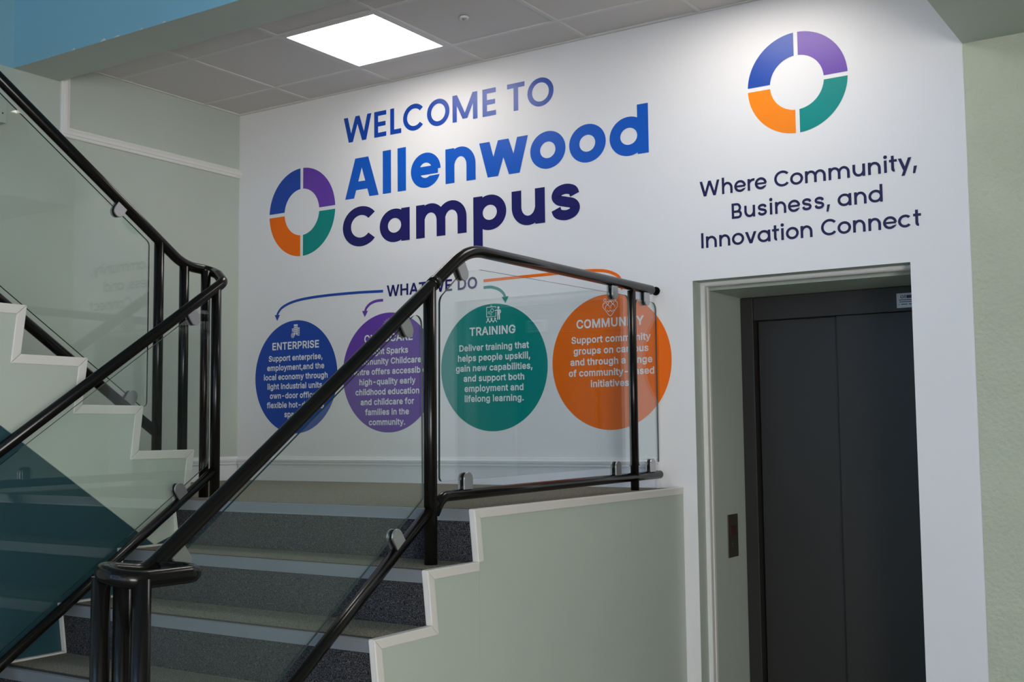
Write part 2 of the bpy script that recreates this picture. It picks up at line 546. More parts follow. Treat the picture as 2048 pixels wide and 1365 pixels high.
def step(parent, x0, x1, yn, yb, zt, zb, sign=1, nosing=True):
    """carpeted step: nosing line at yn, tread runs to yb (behind it), riser rakes back"""
    lean = LEAN * (1 if yb > yn else -1)
    b = MB()
    A = b.add([(x0, yn, zt), (x1, yn, zt), (x1, yb, zt), (x0, yb, zt)])
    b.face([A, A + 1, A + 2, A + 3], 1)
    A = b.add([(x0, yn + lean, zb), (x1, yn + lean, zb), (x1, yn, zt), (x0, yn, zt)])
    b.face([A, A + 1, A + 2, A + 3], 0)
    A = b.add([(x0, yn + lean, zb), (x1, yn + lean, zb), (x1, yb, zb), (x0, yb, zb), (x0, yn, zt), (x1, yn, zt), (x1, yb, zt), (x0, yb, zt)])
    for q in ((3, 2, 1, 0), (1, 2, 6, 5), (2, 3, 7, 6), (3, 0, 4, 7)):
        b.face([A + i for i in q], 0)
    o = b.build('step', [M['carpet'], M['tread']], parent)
    if nosing:
        s = 1 if yb > yn else -1
        b = MB()
        h = .036; t = .004
        dy = lean * h / (zt - zb)
        pf = [(yn - s * t, zt + .003), (yn - s * t + dy, zt - h), (yn + dy + s * .0005, zt - h), (yn + s * .0005, zt + .0005), (yn + s * .012, zt + .0005), (yn + s * .012, zt + .003)]
        b.prism(pf, 'x', x0, x1)
        nz = b.build('nosing_strip', M['alu'], o)
        b = MB(); b.box(x0, x1, min(yn + s * .013, yn + s * .04), max(yn + s * .013, yn + s * .04), zt + .0003, zt + .0022)
        b.build('tread_insert', M['insert'], o)
    return o

def outline_low(k0, k1):
    """step outline in (y, z) seen from the side, from step k1 down to step k0"""
    pts = []
    for k in range(k1, k0 - 1, -1):
        y, z = nosing_low(k)
        pts.append((y, z))
        pts.append((y + LEAN, z - RISE))
    return pts

low = thing('staircase', (-2.96, -3.2, 0), 'lower stair flight with grey carpeted steps and pale metal nosings', 'staircase')
for k in range(1, 7):
    y, z = nosing_low(k)
    step(low, XI + .001, XS - .016, y, nosing_low(k + 1)[0] + LEAN, z, z - RISE if k > 1 else 0.0)
    if k > 1:
        pass
# body under the steps
b = MB()
for k in range(2, 7):
    y, z = nosing_low(k)
    b.box(XI + .002, XS - .018, y + LEAN + .001, nosing_low(k + 1)[0] + LEAN - .001 if k < 6 else YL + LEAN, 0.0, z - RISE - .0005)
b.build('stair_body', M['mint'], low)
# right side panel
ol = outline_low(1, 7)
pan = [(YL + LEAN + .001, 0.0), (YL + LEAN + .001, ZL - RISE)] + ol[2:] 
b = MB()
b.prism(pan, 'x', XS - .015, XS)
b.build('side_panel', M['mint'], low)
def trim_band(line, d_out, d_in, x0, x1, name, parent, bev=.003):
    a = offset_line(line, d_out); c = offset_line(line, d_in)
    b = MB()
    n = len(line)
    P = b.add([(x0, p.x, p.y) for p in a] + [(x1, p.x, p.y) for p in a] + [(x0, p.x, p.y) for p in c] + [(x1, p.x, p.y) for p in c])
    for i in range(n - 1):
        # every length is its own mitred piece
        q = [P + i, P + i + 1, P + n + i + 1, P + n + i, P + 2 * n + i, P + 2 * n + i + 1, P + 3 * n + i + 1, P + 3 * n + i]
        v = [b.v[t] for t in q]
        gap = .0007
        dv = (Vector(v[1]) - Vector(v[0])).normalized() * gap
        w = [Vector(v[0]) + dv, Vector(v[1]) - dv, Vector(v[2]) - dv, Vector(v[3]) + dv, Vector(v[4]) + dv, Vector(v[5]) - dv, Vector(v[6]) - dv, Vector(v[7]) + dv]
        b.hexa(w)
    b.v = b.v; 
    # drop the helper points
    used = sorted({t for f in b.f for t in f}); mp = {t: i for i, t in enumerate(used)}
    b.v = [b.v[t] for t in used]; b.f = [tuple(mp[t] for t in f) for f in b.f]
    return b.build(name, M['pvc'], parent, bevel=bev)
# trim runs along the top edge (walking from the wall towards the foot of the stair, "outside" is to the right)
trim_band(ol[1:], -.005, .027, XS - .022, XS + .004, 'edge_trim', low)

land = thing('stair_landing', (-3.65, -0.8, ZL), 'carpeted half landing in front of the mural, with white edge trim', 'landing')
b = MB()
b.box(XW + .002, XS - .016, YL, -0.0005, ZL - .03, ZL, 0)
b.build('carpet', M['tread'], land)
b = MB()
b.hexa([(XI + .001, YL + LEAN, ZL - RISE), (XS - .016, YL + LEAN, ZL - RISE), (XS - .016, YL + LEAN + .2, ZL - RISE), (XI + .001, YL + LEAN + .2, ZL - RISE),
        (XI + .001, YL, ZL - .0305), (XS - .016, YL, ZL - .0305), (XS - .016, YL + .2, ZL - .0305), (XI + .001, YL + .2, ZL - .0305)])
# front slope has to meet the nosing above it
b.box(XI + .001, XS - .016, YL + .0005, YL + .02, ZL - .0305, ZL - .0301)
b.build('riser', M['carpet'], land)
b = MB()
h = .036; t = .004; dy = LEAN * h / RISE
b.prism([(YL - t, ZL + .003), (YL - t + dy, ZL - h), (YL + dy + .0005 - .005, ZL - h), (YL - .0005, ZL + .0005), (YL + .012, ZL + .0005), (YL + .012, ZL + .003)], 'x', XI + .001, XS - .022)
b.build('nosing_strip', M['alu'], land)
b = MB(); b.box(XI + .001, XS - .022, YL + .013, YL + .04, ZL + .0003, ZL + .0022)
b.build('tread_insert', M['insert'], land)
b = MB(); b.box(XS - .015, XS, YL + LEAN + .002, -0.0005, 0, ZL - .0005)
b.build('side_panel', M['mint'], land)
b = MB()
trim_band([(-0.001, ZL), (YL, ZL), (YL + LEAN, ZL - RISE)], -.005, .027, XS - .022, XS + .004, 'edge_trim', land)

# upper flight, climbing back towards the camera along the left wall
URISE, UGO, UY = 0.1765, 0.2595, -1.565
NUP = 10
upf = thing('staircase', (-4.4, -1.6, ZL), 'upper stair flight rising towards the left edge beside the left wall', 'staircase')
UL = .020
def nos_up(k):
    return UY - UGO * (k - 1), ZL + .0 + 0.172 + URISE * (k - 1)
for k in range(1, NUP + 1):
    y, z = nos_up(k)
    step(upf, XW + .002, XI - .016, y, nos_up(k + 1)[0] - LEAN, z, z - URISE + .0 if k > 1 else ZL + .001)
ou = [(UY - UL, ZL)]
for k in range(1, NUP + 1):
    y, z = nos_up(k)
    ou.append((y, z))
    yn, zn = nos_up(k + 1)
    if k < NUP:
        ou.append((yn - UL, z))
    else:
        ou.append((yn, z))
def soffit(y):
    return 1.05 + (-1.724 - y) * 0.697
yend = ou[-1][0]
pan = [(UY - UL, ZL - .12)] + ou + [(yend, soffit(yend)), (-1.724, 1.05)]
b = MB()
b.prism(pan, 'x', XI - .015, XI)
b.build('side_panel', M['mint'], upf)
b = MB()
b.prism([(-1.64, ZL - .055), (-1.64, ZL - .2), (-1.724, 1.05), (yend, soffit(yend)), (yend, soffit(yend) + .2), (-1.86, 1.235)], 'x', XW + .002, XI - .016)
b.build('soffit_slab', M['mint'], upf)
trim_band(ou, .005, -.030, XI - .022, XI + .004, 'edge_trim', upf)

# infill wall between the upper flight and the lower steps
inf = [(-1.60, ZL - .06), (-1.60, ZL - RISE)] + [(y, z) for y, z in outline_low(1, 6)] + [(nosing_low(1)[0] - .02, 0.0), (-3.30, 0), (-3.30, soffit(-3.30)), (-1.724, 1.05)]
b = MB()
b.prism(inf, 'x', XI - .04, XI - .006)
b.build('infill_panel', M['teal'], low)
trim_band([(YL, ZL + .02)] + outline_low(1, 7)[1:], -.007, .0, XI - .006, XI + .014, 'wall_trim', low, bev=.001)

# ------------------------------------------------------------------ railings
def tube_part(name, path, r, parent, seg=20):
    b = MB(); b.tube(path, r, seg)
    return b.build(name, M['black'], parent)

def pane(name, x, poly, parent):
    """glass pane lying in the plane across x; polygon (y, z) with rounded corners already in it"""
    b = MB()
    t = .004
    b.prism(poly, 'x', x - t, x + t, 0, 1)
    return b.build(name, [M['glass'], M['glass_edge']], parent)

def rounded(poly, r):
    n = len(poly)
    out = []
    for i in range(n):
        a, b_, c = Vector(poly[i - 1]), Vector(poly[i]), Vector(poly[(i + 1) % n])
        ri = r[i] if isinstance(r, (list, tuple)) else r
        f = fillet([a, b_, c], ri, 6)
        out += [(p.x, p.y) for p in f[1:-1]]
    return out

def clamp(x, y, z, ang, parent, size=1.0):
    """D-shaped glass clamp; (y, z) is the middle of its flat foot on the tube, ang the way it points in the y-z plane"""
    w, L_ = .025 * size, .060 * size
    shape = [(-w, 0), (w, 0), (w, L_ - w)]
    for k in range(1, 12):
        t = math.pi * k / 12
        shape.append((w * math.cos(t), L_ - w + w * math.sin(t)))
    shape.append((-w, L_ - w))
    ca, sa = math.cos(ang), math.sin(ang)
    def tr(s, k=1.0):
        return [(y + u * k * -sa + v * ca, z + u * k * ca + v * sa) for u, v in s]
    b = MB()
    b.prism(tr(shape), 'x', x + .0075, x + .0145)
    b.prism(tr(shape), 'x', x - .0145, x - .0075)
    o = b.build('glass_clamp', M['chrome'], parent, bevel=.0015)
    sm = [(-w * .86, 0), (w * .86, 0), (w * .86, L_ - w)] + [(w * .86 * math.cos(math.pi * k / 12), L_ - w + w * .9 * math.sin(math.pi * k / 12)) for k in range(1, 12)] + [(-w * .86, L_ - w)]
    b = MB()
    b.prism(tr(sm), 'x', x - .0074, x - .0041); b.prism(tr(sm), 'x', x + .0041, x + .0074)
    b.prism(tr([(-w * .8, -.004), (w * .8, -.004), (w * .8, .012), (-w * .8, .012)]), 'x', x - .0041, x + .0041)
    b.build('rubber_pad', M['rubber'], o)
    return o

RH, RP, RB = .0215, .021, .0190
# ---- right-hand railing: landing balustrade and the lower flight
XR = -2.34
rr = thing('stair_railing', (XR, -1.7, 1.05), 'black tubular railing with glass on the right of the lower steps and landing edge', 'railing')
zl_top, zl_bot = 2.112, 1.274
def zr(y):      # handrail centre on the slope
    return 1.998 + (y + 1.68) * 0.7125
def zb(y):      # lower rail centre on the slope
    return 1.245 + (y + 1.70) * 0.705
yv = -2.885
path = fillet([(XR, -0.055, 2.122), (XR, -1.50, zr(-1.50) + .0), (XR, yv, zr(yv)), (XR, -3.035, 1.164), (-2.215, -3.04, 1.143), (-2.212, -2.835, 1.141), (-2.29, -2.815, 1.143), (-2.305, -2.88, 1.148)],
              [0, .30, .10, .055, .055, .042, .035, 0], 12)
tube_part('handrail', path, RH, rr, 24)
b = MB(); b.tube([(-2.298, -2.83, 1.145), (XR, -2.835, zr(-2.835) - .012)], .0075, 12)
b.build('tie_rod', M['black'], rr)
b = MB(); b.tube([(XR, -0.055, 2.122), (XR, -0.0012, 2.122)], .0085, 14)
b.tube([(XR, -.006, 2.122), (XR, -.0006, 2.122)], .020, 18)
b.build('wall_bracket', M['black'], rr)
b = MB(); yq = -1.70; b.tube([(XR, yq - .012, zr(yq - .012) + .0005), (XR, yq + .012, zr(yq + .012) + .0005)], RH + .0018, 24)
b.build('weld_collar', M['black'], rr)
path = fillet([(XR, -0.004, 1.280), (XR, -1.60, 1.268), (XR, -1.70, zb(-1.70)), (XR, -2.97, zb(-2.97))], [0, .12, 0, 0], 10)
path = fillet([(XR, -0.004, 1.280), (XR, -1.665, 1.265), (XR, -1.705, zb(-1.705) - .03)], [0, .10, 0], 10)
tube_part('lower_rail', path, RB, rr)
tube_part('lower_rail', [(XR, -1.70, zb(-1.70)), (XR, -3.00, zb(-3.00))], RB, rr)
for y, z0, z1, r in ((-0.25, ZL, 2.10, .0185), (-1.725, nosing_low(6)[1], zr(-1.725), .0222)):
    b = MB(); b.tube([(XR, y, z0), (XR, y, z1)], r, 20)
    b.build('post', M['black'], rr)
for x, y, z1 in ((XR, -3.015, 1.146), (-2.298, -2.985, 1.140), (-2.213, -3.0, 1.146)):
    b = MB(); b.tube([(x, y, RISE if y > nosing_low(1)[0] else 0), (x, y, z1)], .0225, 20)
    b.build('newel_post', M['black'], rr)
# panes
pane('glass_panel', XR, rounded([(-1.771, 1.895), (-1.768, 1.262), (-2.90, 0.455), (-2.90, 1.085)], [.03, .02, .02, .02]), rr)
pane('glass_panel', XR, rounded([(-0.284, 2.075), (-0.284, 1.325), (-1.677, 1.315), (-1.671, 1.935), (-1.535, 2.042), (-1.43, 2.060)], [.03, .015, .015, .04, .02, .10]), rr)
pane('glass_panel', XR, rounded([(-0.012, 2.066), (-0.012, 1.328), (-0.215, 1.326), (-0.215, 2.068)], [.035, .015, .015, .03]), rr)
sl = math.atan(0.7125)
for y, z, a in ((-1.876, zr(-1.876) - RH * .8, -math.pi / 2 + sl), (-2.795, zr(-2.795) - RH * .8, -math.pi / 2 + sl), (-1.560, zr(-1.560) - RH * .8 - .004, -math.pi / 2 + sl * .9),
                (-1.895, zb(-1.895) + RB * .8, math.pi / 2 + sl), (-2.70, zb(-2.70) + RB * .8, math.pi / 2 + sl),
                (-.427, 2.12 - RH * .8, -math.pi / 2), (-.121, 2.12 - RH * .8, -math.pi / 2),
                (-1.525, 1.267 + RB * .8, math.pi / 2), (-.423, 1.276 + RB * .8, math.pi / 2), (-.094, 1.279 + RB * .8, math.pi / 2)):
    clamp(XR, y, z, a, rr)

# ---- left-hand railing: lower flight, turn at the landing, upper flight
XA, XB = -3.60, -3.80
lr = thing('stair_railing', (-3.7, -1.5, ZL), 'black tubular railing with glass turning on the left between lower and upper flights', 'railing')
def za(y):
    return 1.741 + (y + 2.02) * 0.683
def zab(y):
    return 1.324 + (y + 1.537) * 0.667
def zu(y):
    return 2.303 - (y + 1.662) * 0.675
def zub(y):
    return 1.521 - (y + 1.69) * 0.676
path = fillet([(XA, -3.03, za(-3.03)), (XA, -1.478, za(-1.478)), (-3.69, -1.425, 2.155), (XB, -1.365, 2.187), (XB, -1.515, 2.195), (XB, -3.75, zu(-3.75))], [0, .05, .10, .05, .22, 0], 12)
tube_part('handrail', path, RH, lr, 24)
tube_part('lower_rail', [(XA, -1.515, zab(-1.515)), (XA, -3.0, zab(-3.0))], RB, lr)
tube_part('lower_rail', [(XB, -1.645, zub(-1.645)), (XB, -3.72, zub(-3.72))], RB + .002, lr)
for x, y, z0, z1, nm in ((XA, -1.515, ZL, za(-1.515), 'newel_post'), (-3.765, -1.425, ZL, 2.178, 'newel_post'), (XB, -1.645, nos_up(1)[1], zu(-1.645), 'post'), (XB, -1.512, nos_up(1)[1], 2.19, 'post'), (XA, -3.0, 0.0 if -3.0 < nosing_low(1)[0] else RISE, za(-3.0), 'post'),
                       (XB, -3.72, nos_up(9)[1], zu(-3.72), 'post')):
    b = MB(); b.tube([(x, y, z0), (x, y, z1)], .0205, 20)
    b.build(nm, M['black'], lr)
b = MB()
b.lathe((XB, -1.645, nos_up(1)[1] + .0025), [(.048, 0), (.046, .004), (.034, .007), (.0206, .012)], 20)
b.build('foot_flange', M['carpet'], lr)
pane('glass_panel', XB, rounded([(-1.697, 2.268), (-1.697, 1.578), (-3.66, 2.905), (-3.66, 3.60)], [.03, .02, .02, .02]), lr)
pane('glass_panel', XA, rounded([(-1.551, 1.995), (-1.551, 1.362), (-2.93, 0.440), (-2.93, 1.065), (-1.62, 1.975)], [.035, .03, .02, .02, .05]), lr)
su = math.atan(.675); sa_ = math.atan(.683)
for x, y, z, a in ((XB, -1.835, zu(-1.835) - RH * .8, -math.pi / 2 - su), (XB, -3.3, zu(-3.3) - RH * .8, -math.pi / 2 - su),
                   (XB, -1.797, zub(-1.797) + RB * .8, math.pi / 2 - su), (XB, -3.25, zub(-3.25) + RB * .8, math.pi / 2 - su),
                   (XA, -1.655, za(-1.655) - RH * .8, -math.pi / 2 + sa_), (XA, -2.75, za(-2.75) - RH * .8, -math.pi / 2 + sa_),
                   (XA, -1.685, zab(-1.685) + RB * .8, math.pi / 2 + sa_), (XA, -2.75, zab(-2.75) + RB * .8, math.pi / 2 + sa_)):
    clamp(x, y, z, a, lr)

# ------------------------------------------------------------------ mural: vinyl lettering, ring emblems, discs
YM = -0.0006
class Flat:
    """flat vinyl shapes on the mural wall, facing the room; each shape sits a hair in front of the one before"""
    def __init__(s, y=YM):
        s.mb = MB(); s.k = 0; s.y = y
    def poly(s, pts):
        y = s.y - s.k * .00003; s.k += 1
        a = s.mb.add([(p[0], y, p[1]) for p in pts])
        ar = sum(pts[i - 1][0] * pts[i][1] - pts[i][0] * pts[i - 1][1] for i in range(len(pts)))
        idx = [a + i for i in range(len(pts))]
        s.mb.face(idx if ar > 0 else idx[::-1])
    def quads(s, A, B, closed=False):
        """ribbon between two point rows"""
        y = s.y - s.k * .00003; s.k += 1
        n = len(A)
        a = s.mb.add([(p[0], y, p[1]) for p in A]); c = s.mb.add([(p[0], y, p[1]) for p in B])
        for i in range(n if closed else n - 1):
            j = (i + 1) % n
            P = [A[i], A[j], B[j], B[i]]
            ar = sum(P[t - 1][0] * P[t][1] - P[t][0] * P[t - 1][1] for t in range(4))
            f = [a + i, a + j, c + j, c + i]
            s.mb.face(f if ar > 0 else f[::-1])
    def ring(s, cx, cz, rx, rz, wx, wz, a0=0, a1=360, n=48, tf=None, b1=None):
        tf = tf or (lambda p: p)
        full = abs(a1 - a0) >= 359.9
        m = n if full else n + 1
        A, B = [], []
        for i in range(m):
            t = R(a0 + (a1 - a0) * i / n)
            A.append(tf((cx + rx * math.cos(t), cz + rz * math.sin(t))))
            t = R(a0 + ((b1 or a1) - a0) * i / n)
            B.append(tf((cx + (rx - wx) * math.cos(t), cz + (rz - wz) * math.sin(t))))
        s.quads(A, B, full)
    def disc(s, cx, cz, rx, rz=None, n=64):
        rz = rz or rx
        s.poly([(cx + rx * math.cos(2 * math.pi * i / n), cz + rz * math.sin(2 * math.pi * i / n)) for i in range(n)])
    def stroke(s, pts, w, tf=None, closed=False):
        tf = tf or (lambda p: p)
        P = [Vector(p) for p in pts]
        n = len(P); A, B = [], []
        for i in range(n):
            ns = []
            if i > 0 or closed:
                t = (P[i] - P[i - 1]).normalized(); ns.append(Vector((-t.y, t.x)))
            if i < n - 1 or closed:
                t = (P[(i + 1) % n] - P[i]).normalized(); ns.append(Vector((-t.y, t.x)))
            if len(ns) == 1:
                q = ns[0] * (w / 2)
            else:
                m = (ns[0] + ns[1]).normalized(); q = m * (w / 2 / max(.35, m.dot(ns[0])))
            A.append(tf(tuple(P[i] + q))); B.append(tf(tuple(P[i] - q)))
        s.quads(A, B, closed)
    def build(s, name, m, parent=None):
        return s.mb.build(name, m, parent, fix=False)

def catmull(pts, n=8):
    P = [Vector(p) for p in pts]
    P = [P[0] * 2 - P[1]] + P + [P[-1] * 2 - P[-2]]
    out = []
    for i in range(1, len(P) - 2):
        for k in range(n):
            t = k / n
            a, b_, c, d = P[i - 1], P[i], P[i + 1], P[i + 2]
            q = .5 * ((2 * b_) + (c - a) * t + (2 * a - 5 * b_ + 4 * c - d) * t * t + (3 * b_ - a - 3 * c + d) * t ** 3)
            out.append((q.x, q.y))
    out.append((P[-2].x, P[-2].y))
    return out

# geometric sans lettering drawn letter by letter; X x-height, CP cap height, AS ascender, DS descender, w stem width
def glyph(fl, ch, tf, X, CP, AS, DS, w, only_width=False):
    h = w * .92                       # horizontal strokes a little thinner
    ov = X * .012
    def rect(x0, z0, x1, z1):
        if not only_width: fl.poly([tf((x0, z0)), tf((x1, z0)), tf((x1, z1)), tf((x0, z1))])
    def dia(x0, z0, x1, z1, ww):
        if not only_width: fl.poly([tf((x0 - ww / 2, z0)), tf((x0 + ww / 2, z0)), tf((x1 + ww / 2, z1)), tf((x1 - ww / 2, z1))])
    def ring(cx, cz, rx, rz, a0=0, a1=360, wx=None, wz=None, b1=None):
        if not only_width: fl.ring(cx, cz, rx, rz, wx or w, wz or h, a0, a1, 48 if a1 - a0 > 300 else 28, tf, b1)
    def stroke(p, ww):
        if not only_width: fl.stroke(p, ww, tf)
    def bowl(W):
        ring(W / 2, X / 2, W / 2, X / 2 + ov)
    if ch == 'o':
        W = X * 1.10; bowl(W)
    elif ch == 'c':
        W = X * 1.02; r = X * .55; ring(r, X / 2, r, X / 2 + ov, 42, 318)
    elif ch == 'e':
        W = X * 1.08
        if w > X * .2: ring(W / 2, X / 2, W / 2, X / 2 + ov, 0, 340, b1=306)
        else: ring(W / 2, X / 2, W / 2, X / 2 + ov, 0, 326)
        rect(w * .6, X / 2 - h * .46, W - w * .3, X / 2 + h * .38)
    elif ch in 'adpbq':
        W = X * 1.13; r = W * .497
        if ch in 'adq': 
            ring(r, X / 2, r, X / 2 + ov)
            rect(W - w, {'q': DS}.get(ch, 0), W, {'d': AS}.get(ch, X))
        else:
            ring(W - r, X / 2, r, X / 2 + ov)
            rect(0, DS if ch == 'p' else 0, w, X if ch == 'p' else AS)
    elif ch in 'nhu':
        W = X * 1.0; rz = min(X * .54, W * .54)
        if ch == 'u':
            rect(0, rz * .9, w, X); rect(W - w, 0, W, X)
            ring(W / 2, rz - ov, W / 2, rz, 180, 350)
            
        else:
            rect(0, 0, w, X if ch == 'n' else AS); rect(W - w, 0, W, X - rz * .98)
            ring(W / 2, X - rz + ov, W / 2, rz, -2, 165)
    elif ch == 'm':
        W = X * 1.72; a = (W + w) / 2; rz = min(X * .52, a * .54)
        rect(0, 0, w, X); rect(a - w, 0, a, X - rz * .98); rect(W - w, 0, W, X - rz * .98)
        ring(a / 2, X - rz + ov, a / 2, rz, -2, 165); ring(a / 2 + a - w, X - rz + ov, a / 2, rz, -2, 165)
    elif ch == 'r':
        W = X * .58; rz = X * .5
        rect(0, 0, w, X); ring(W * .95, X - rz + ov, W * .95, rz, 78, 172)
    elif ch == 'l':
        W = w; rect(0, 0, w, AS)
    elif ch == 'i':
        W = w * 1.25; rect(W / 2 - w / 2, 0, W / 2 + w / 2, X)
        if not only_width: fl.poly([tf((W / 2 + w * .66 * math.cos(t * math.pi / 10), X + (AS - X) * .62 + w * .66 * math.sin(t * math.pi / 10))) for t in range(20)])
    elif ch == 't':
        W = X * .60; c = W * .44
        zt = X + (AS - X) * .72
        rect(c - w / 2, X * .26, c + w / 2, zt); rect(0, X - h, W, X)
        ring(c - w / 2 + X * .27, X * .27, X * .27, X * .27, 180, 268)
    elif ch in 'vwy':
        ww = w * 1.12
        if ch == 'w':
            W = X * 1.56; q = W / 4
            xs = [ww / 2, q * 1.02 + ww * .12, W / 2, W - q * 1.02 - ww * .12, W - ww / 2]
            for i in range(4):
                z = (X, 0) if i % 2 == 0 else (0, X)
                dia(xs[i], z[0], xs[i + 1], z[1], ww)
        else:
            W = X * 1.02
            dia(ww / 2, X, W / 2, 0, ww)
            if ch == 'v': dia(W - ww / 2, X, W / 2, 0, ww)
            else:
                x1 = W / 2 - (W / 2 - ww / 2) * (-DS) / X
                dia(W - ww / 2, X, x1, DS, ww)
    elif ch == 's':
        W = X * .86; k = w / 2
        def p(u, v): return (k + u * (W - 2 * k), k * .92 + v * (X - 1.84 * k))
        stroke(catmull([p(.97, .74), p(.86, .92), p(.52, 1.0), p(.16, .93), p(.03, .75), p(.17, .59), p(.5, .51), p(.85, .42), p(.98, .25), p(.84, .07), p(.48, 0), p(.12, .08), p(.0, .27)], 6), w * .95)
    elif ch == 'A':
        W = CP * 1.06; ww = w * 1.14; ap = ww * .52
        dia(ww / 2, 0, W / 2 - ap * .42, CP, ww); dia(W - ww / 2, 0, W / 2 + ap * .42, CP, ww)
        rect(W * .2, CP * .20, W * .8, CP * .20 + h * .9)
    elif ch == 'B':
        W = CP * .72; z = CP * .53
        rect(0, 0, w, CP)
        for z0, z1, e in ((0, z, W), (z - h, CP, W * .93)):
            r = (z1 - z0) / 2
            rect(w, z0, e - r, z0 + h); rect(w, z1 - h, e - r, z1)
            ring(e - r, z0 + r, r, r, -90, 90)
    elif ch == 'C':
        W = CP * .96; r = CP * .53; ring(r, CP / 2, r, CP / 2 + ov, 40, 320)
    elif ch == 'E':
        W = CP * .58; rect(0, 0, w, CP)
        for z in (0, CP / 2 - h / 2, CP - h): rect(w, z, W * (.94 if 0 < z < CP * .7 else 1), z + h)
    elif ch == 'I':
        W = w; rect(0, 0, w, CP)
    elif ch == 'L':
        W = CP * .54; rect(0, 0, w, CP); rect(w, 0, W, h)
    elif ch == 'M':
        W = CP * 1.1; ww = w * 1.08
        rect(0, 0, w, CP); rect(W - w, 0, W, CP)
        dia(ww * .5, CP, W / 2, CP * .08, ww); dia(W - ww * .5, CP, W / 2, CP * .08, ww)
    elif ch == 'O':
        W = CP * 1.05; ring(W / 2, CP / 2, W / 2, CP / 2 + ov)
    elif ch == 'T':
        W = CP * .72; rect(0, CP - h, W, CP); rect(W / 2 - w / 2, 0, W / 2 + w / 2, CP - h)
    elif ch == 'W':
        W = CP * 1.42; ww = w * 1.10; q = W / 4
        xs = [ww / 2, q * 1.04, W / 2, W - q * 1.04, W - ww / 2]
        for i in range(4):
            z = (CP, 0) if i % 2 == 0 else (0, CP)
            dia(xs[i], z[0], xs[i + 1], z[1], ww)
    elif ch == ',':
        W = w * 1.3
        if not only_width: fl.poly([tf((w * .35, w * 1.25)), tf((w * 1.45, w * 1.25)), tf((w * .75, -w * 1.35)), tf((-w * .05, -w * 1.35))])
    else:
        W = X * .5
    return W

def fit_letters(name, letters, base, met, mtl, parent):
    """letters: (character, left, right) measured along the wall"""
    fl = Flat(YM - .0004)
    X, CP, AS, DS, w = met
    for ch, x0, x1 in letters:
        W = glyph(fl, ch, None, X, CP, AS, DS, w, True)
        k = (x1 - x0) / W
        glyph(fl, ch, lambda p, x0=x0, k=k: (x0 + p[0] * k, base + p[1]), X, CP, AS, DS, w / k if ch not in 'oeC' else w / k ** .6)
    return fl.build(name, mtl, parent)

def set_word(fl, word, x0, x1, base, met):
    X, CP, AS, DS, w = met
    rnd = 'oecadCO'
    def gap(a, c):
        g = X * .22
        if a in 'oepbC' or a in 'vwyrt': g -= X * .07
        if c in 'oecadqC' or c in 'vwyt': g -= X * .07
        if c == ',': g -= X * .06
        return g
    tot = 0; Ws = []
    for i, ch in enumerate(word):
        W = glyph(fl, ch, None, X, CP, AS, DS, w, True); Ws.append(W); tot += W
        if i: tot += gap(word[i - 1], ch)
    k = (x1 - x0) / tot
    x = 0
    for i, ch in enumerate(word):
        if i: x += gap(word[i - 1], ch)
        glyph(fl, ch, lambda p, x=x: (x0 + (x + p[0]) * k, base + p[1]), X, CP, AS, DS, w)
        x += Ws[i]

hd = thing('wall_lettering', (-3.56, YM, 3.10), 'blue mural words WELCOME TO on the top line under the ceiling', 'lettering')
for _wd in (0, 1):
  fit_letters('word', [('W', -4.249, -4.048), ('E', -4.028, -3.943), ('L', -3.915, -3.839), ('C', -3.826, -3.688), ('O', -3.664, -3.516), ('M', -3.496, -3.338), ('E', -3.305, -3.222), ('T', -3.153, -3.048), ('O', -3.031, -2.878)][(0, 7)[_wd]:(7, 9)[_wd]],
            3.0975, (.11, .143, .15, -.04, .0272), M['ink_blue'], hd)
hd = thing('wall_lettering', (-3.3, YM, 2.78), 'large bold bright blue mural word Allenwood on the second line', 'lettering')
fit_letters('word', [('A', -4.238, -3.997), ('l', -3.968, -3.910), ('l', -3.865, -3.806), ('e', -3.774, -3.576), ('n', -3.544, -3.352), ('w', -3.328, -3.031), ('o', -3.018, -2.814), ('o', -2.793, -2.590), ('d', -2.569, -2.363)],
            2.778, (.184, .223, .237, -.083, .0575), M['ink_allen'], hd)
hd = thing('wall_lettering', (-3.5, YM, 2.508), 'large bold navy mural word Campus beside the left ring emblem', 'lettering')
fit_letters('word', [('C', -4.255, -4.018), ('a', -3.990, -3.783), ('m', -3.740, -3.411), ('p', -3.368, -3.165), ('u', -3.132, -2.936), ('s', -2.902, -2.734)],
            2.508, (.178, .219, .237, -.084, .0575), M['ink_navy'], hd)
tg = thing('wall_lettering', (-1.63, YM, 2.30), 'dark navy mural lines Where Community, Business, and Innovation Connect above the lift', 'lettering')
met = (.0525, .0695, .0745, -.0215, .0117)
for wd, x0, x1, bz in (('Where', -2.111, -1.793, 2.535), ('Community,', -1.759, -1.153, 2.535), ('Business,', -1.960, -1.517, 2.417), ('and', -1.483, -1.294, 2.417), ('Innovation', -2.110, -1.595, 2.299), ('Connect', -1.558, -1.143, 2.299)):
    fl = Flat(YM - .0004)
    set_word(fl, wd, x0, x1, bz, met)
    fl.build('word', M['ink_tag'], tg)

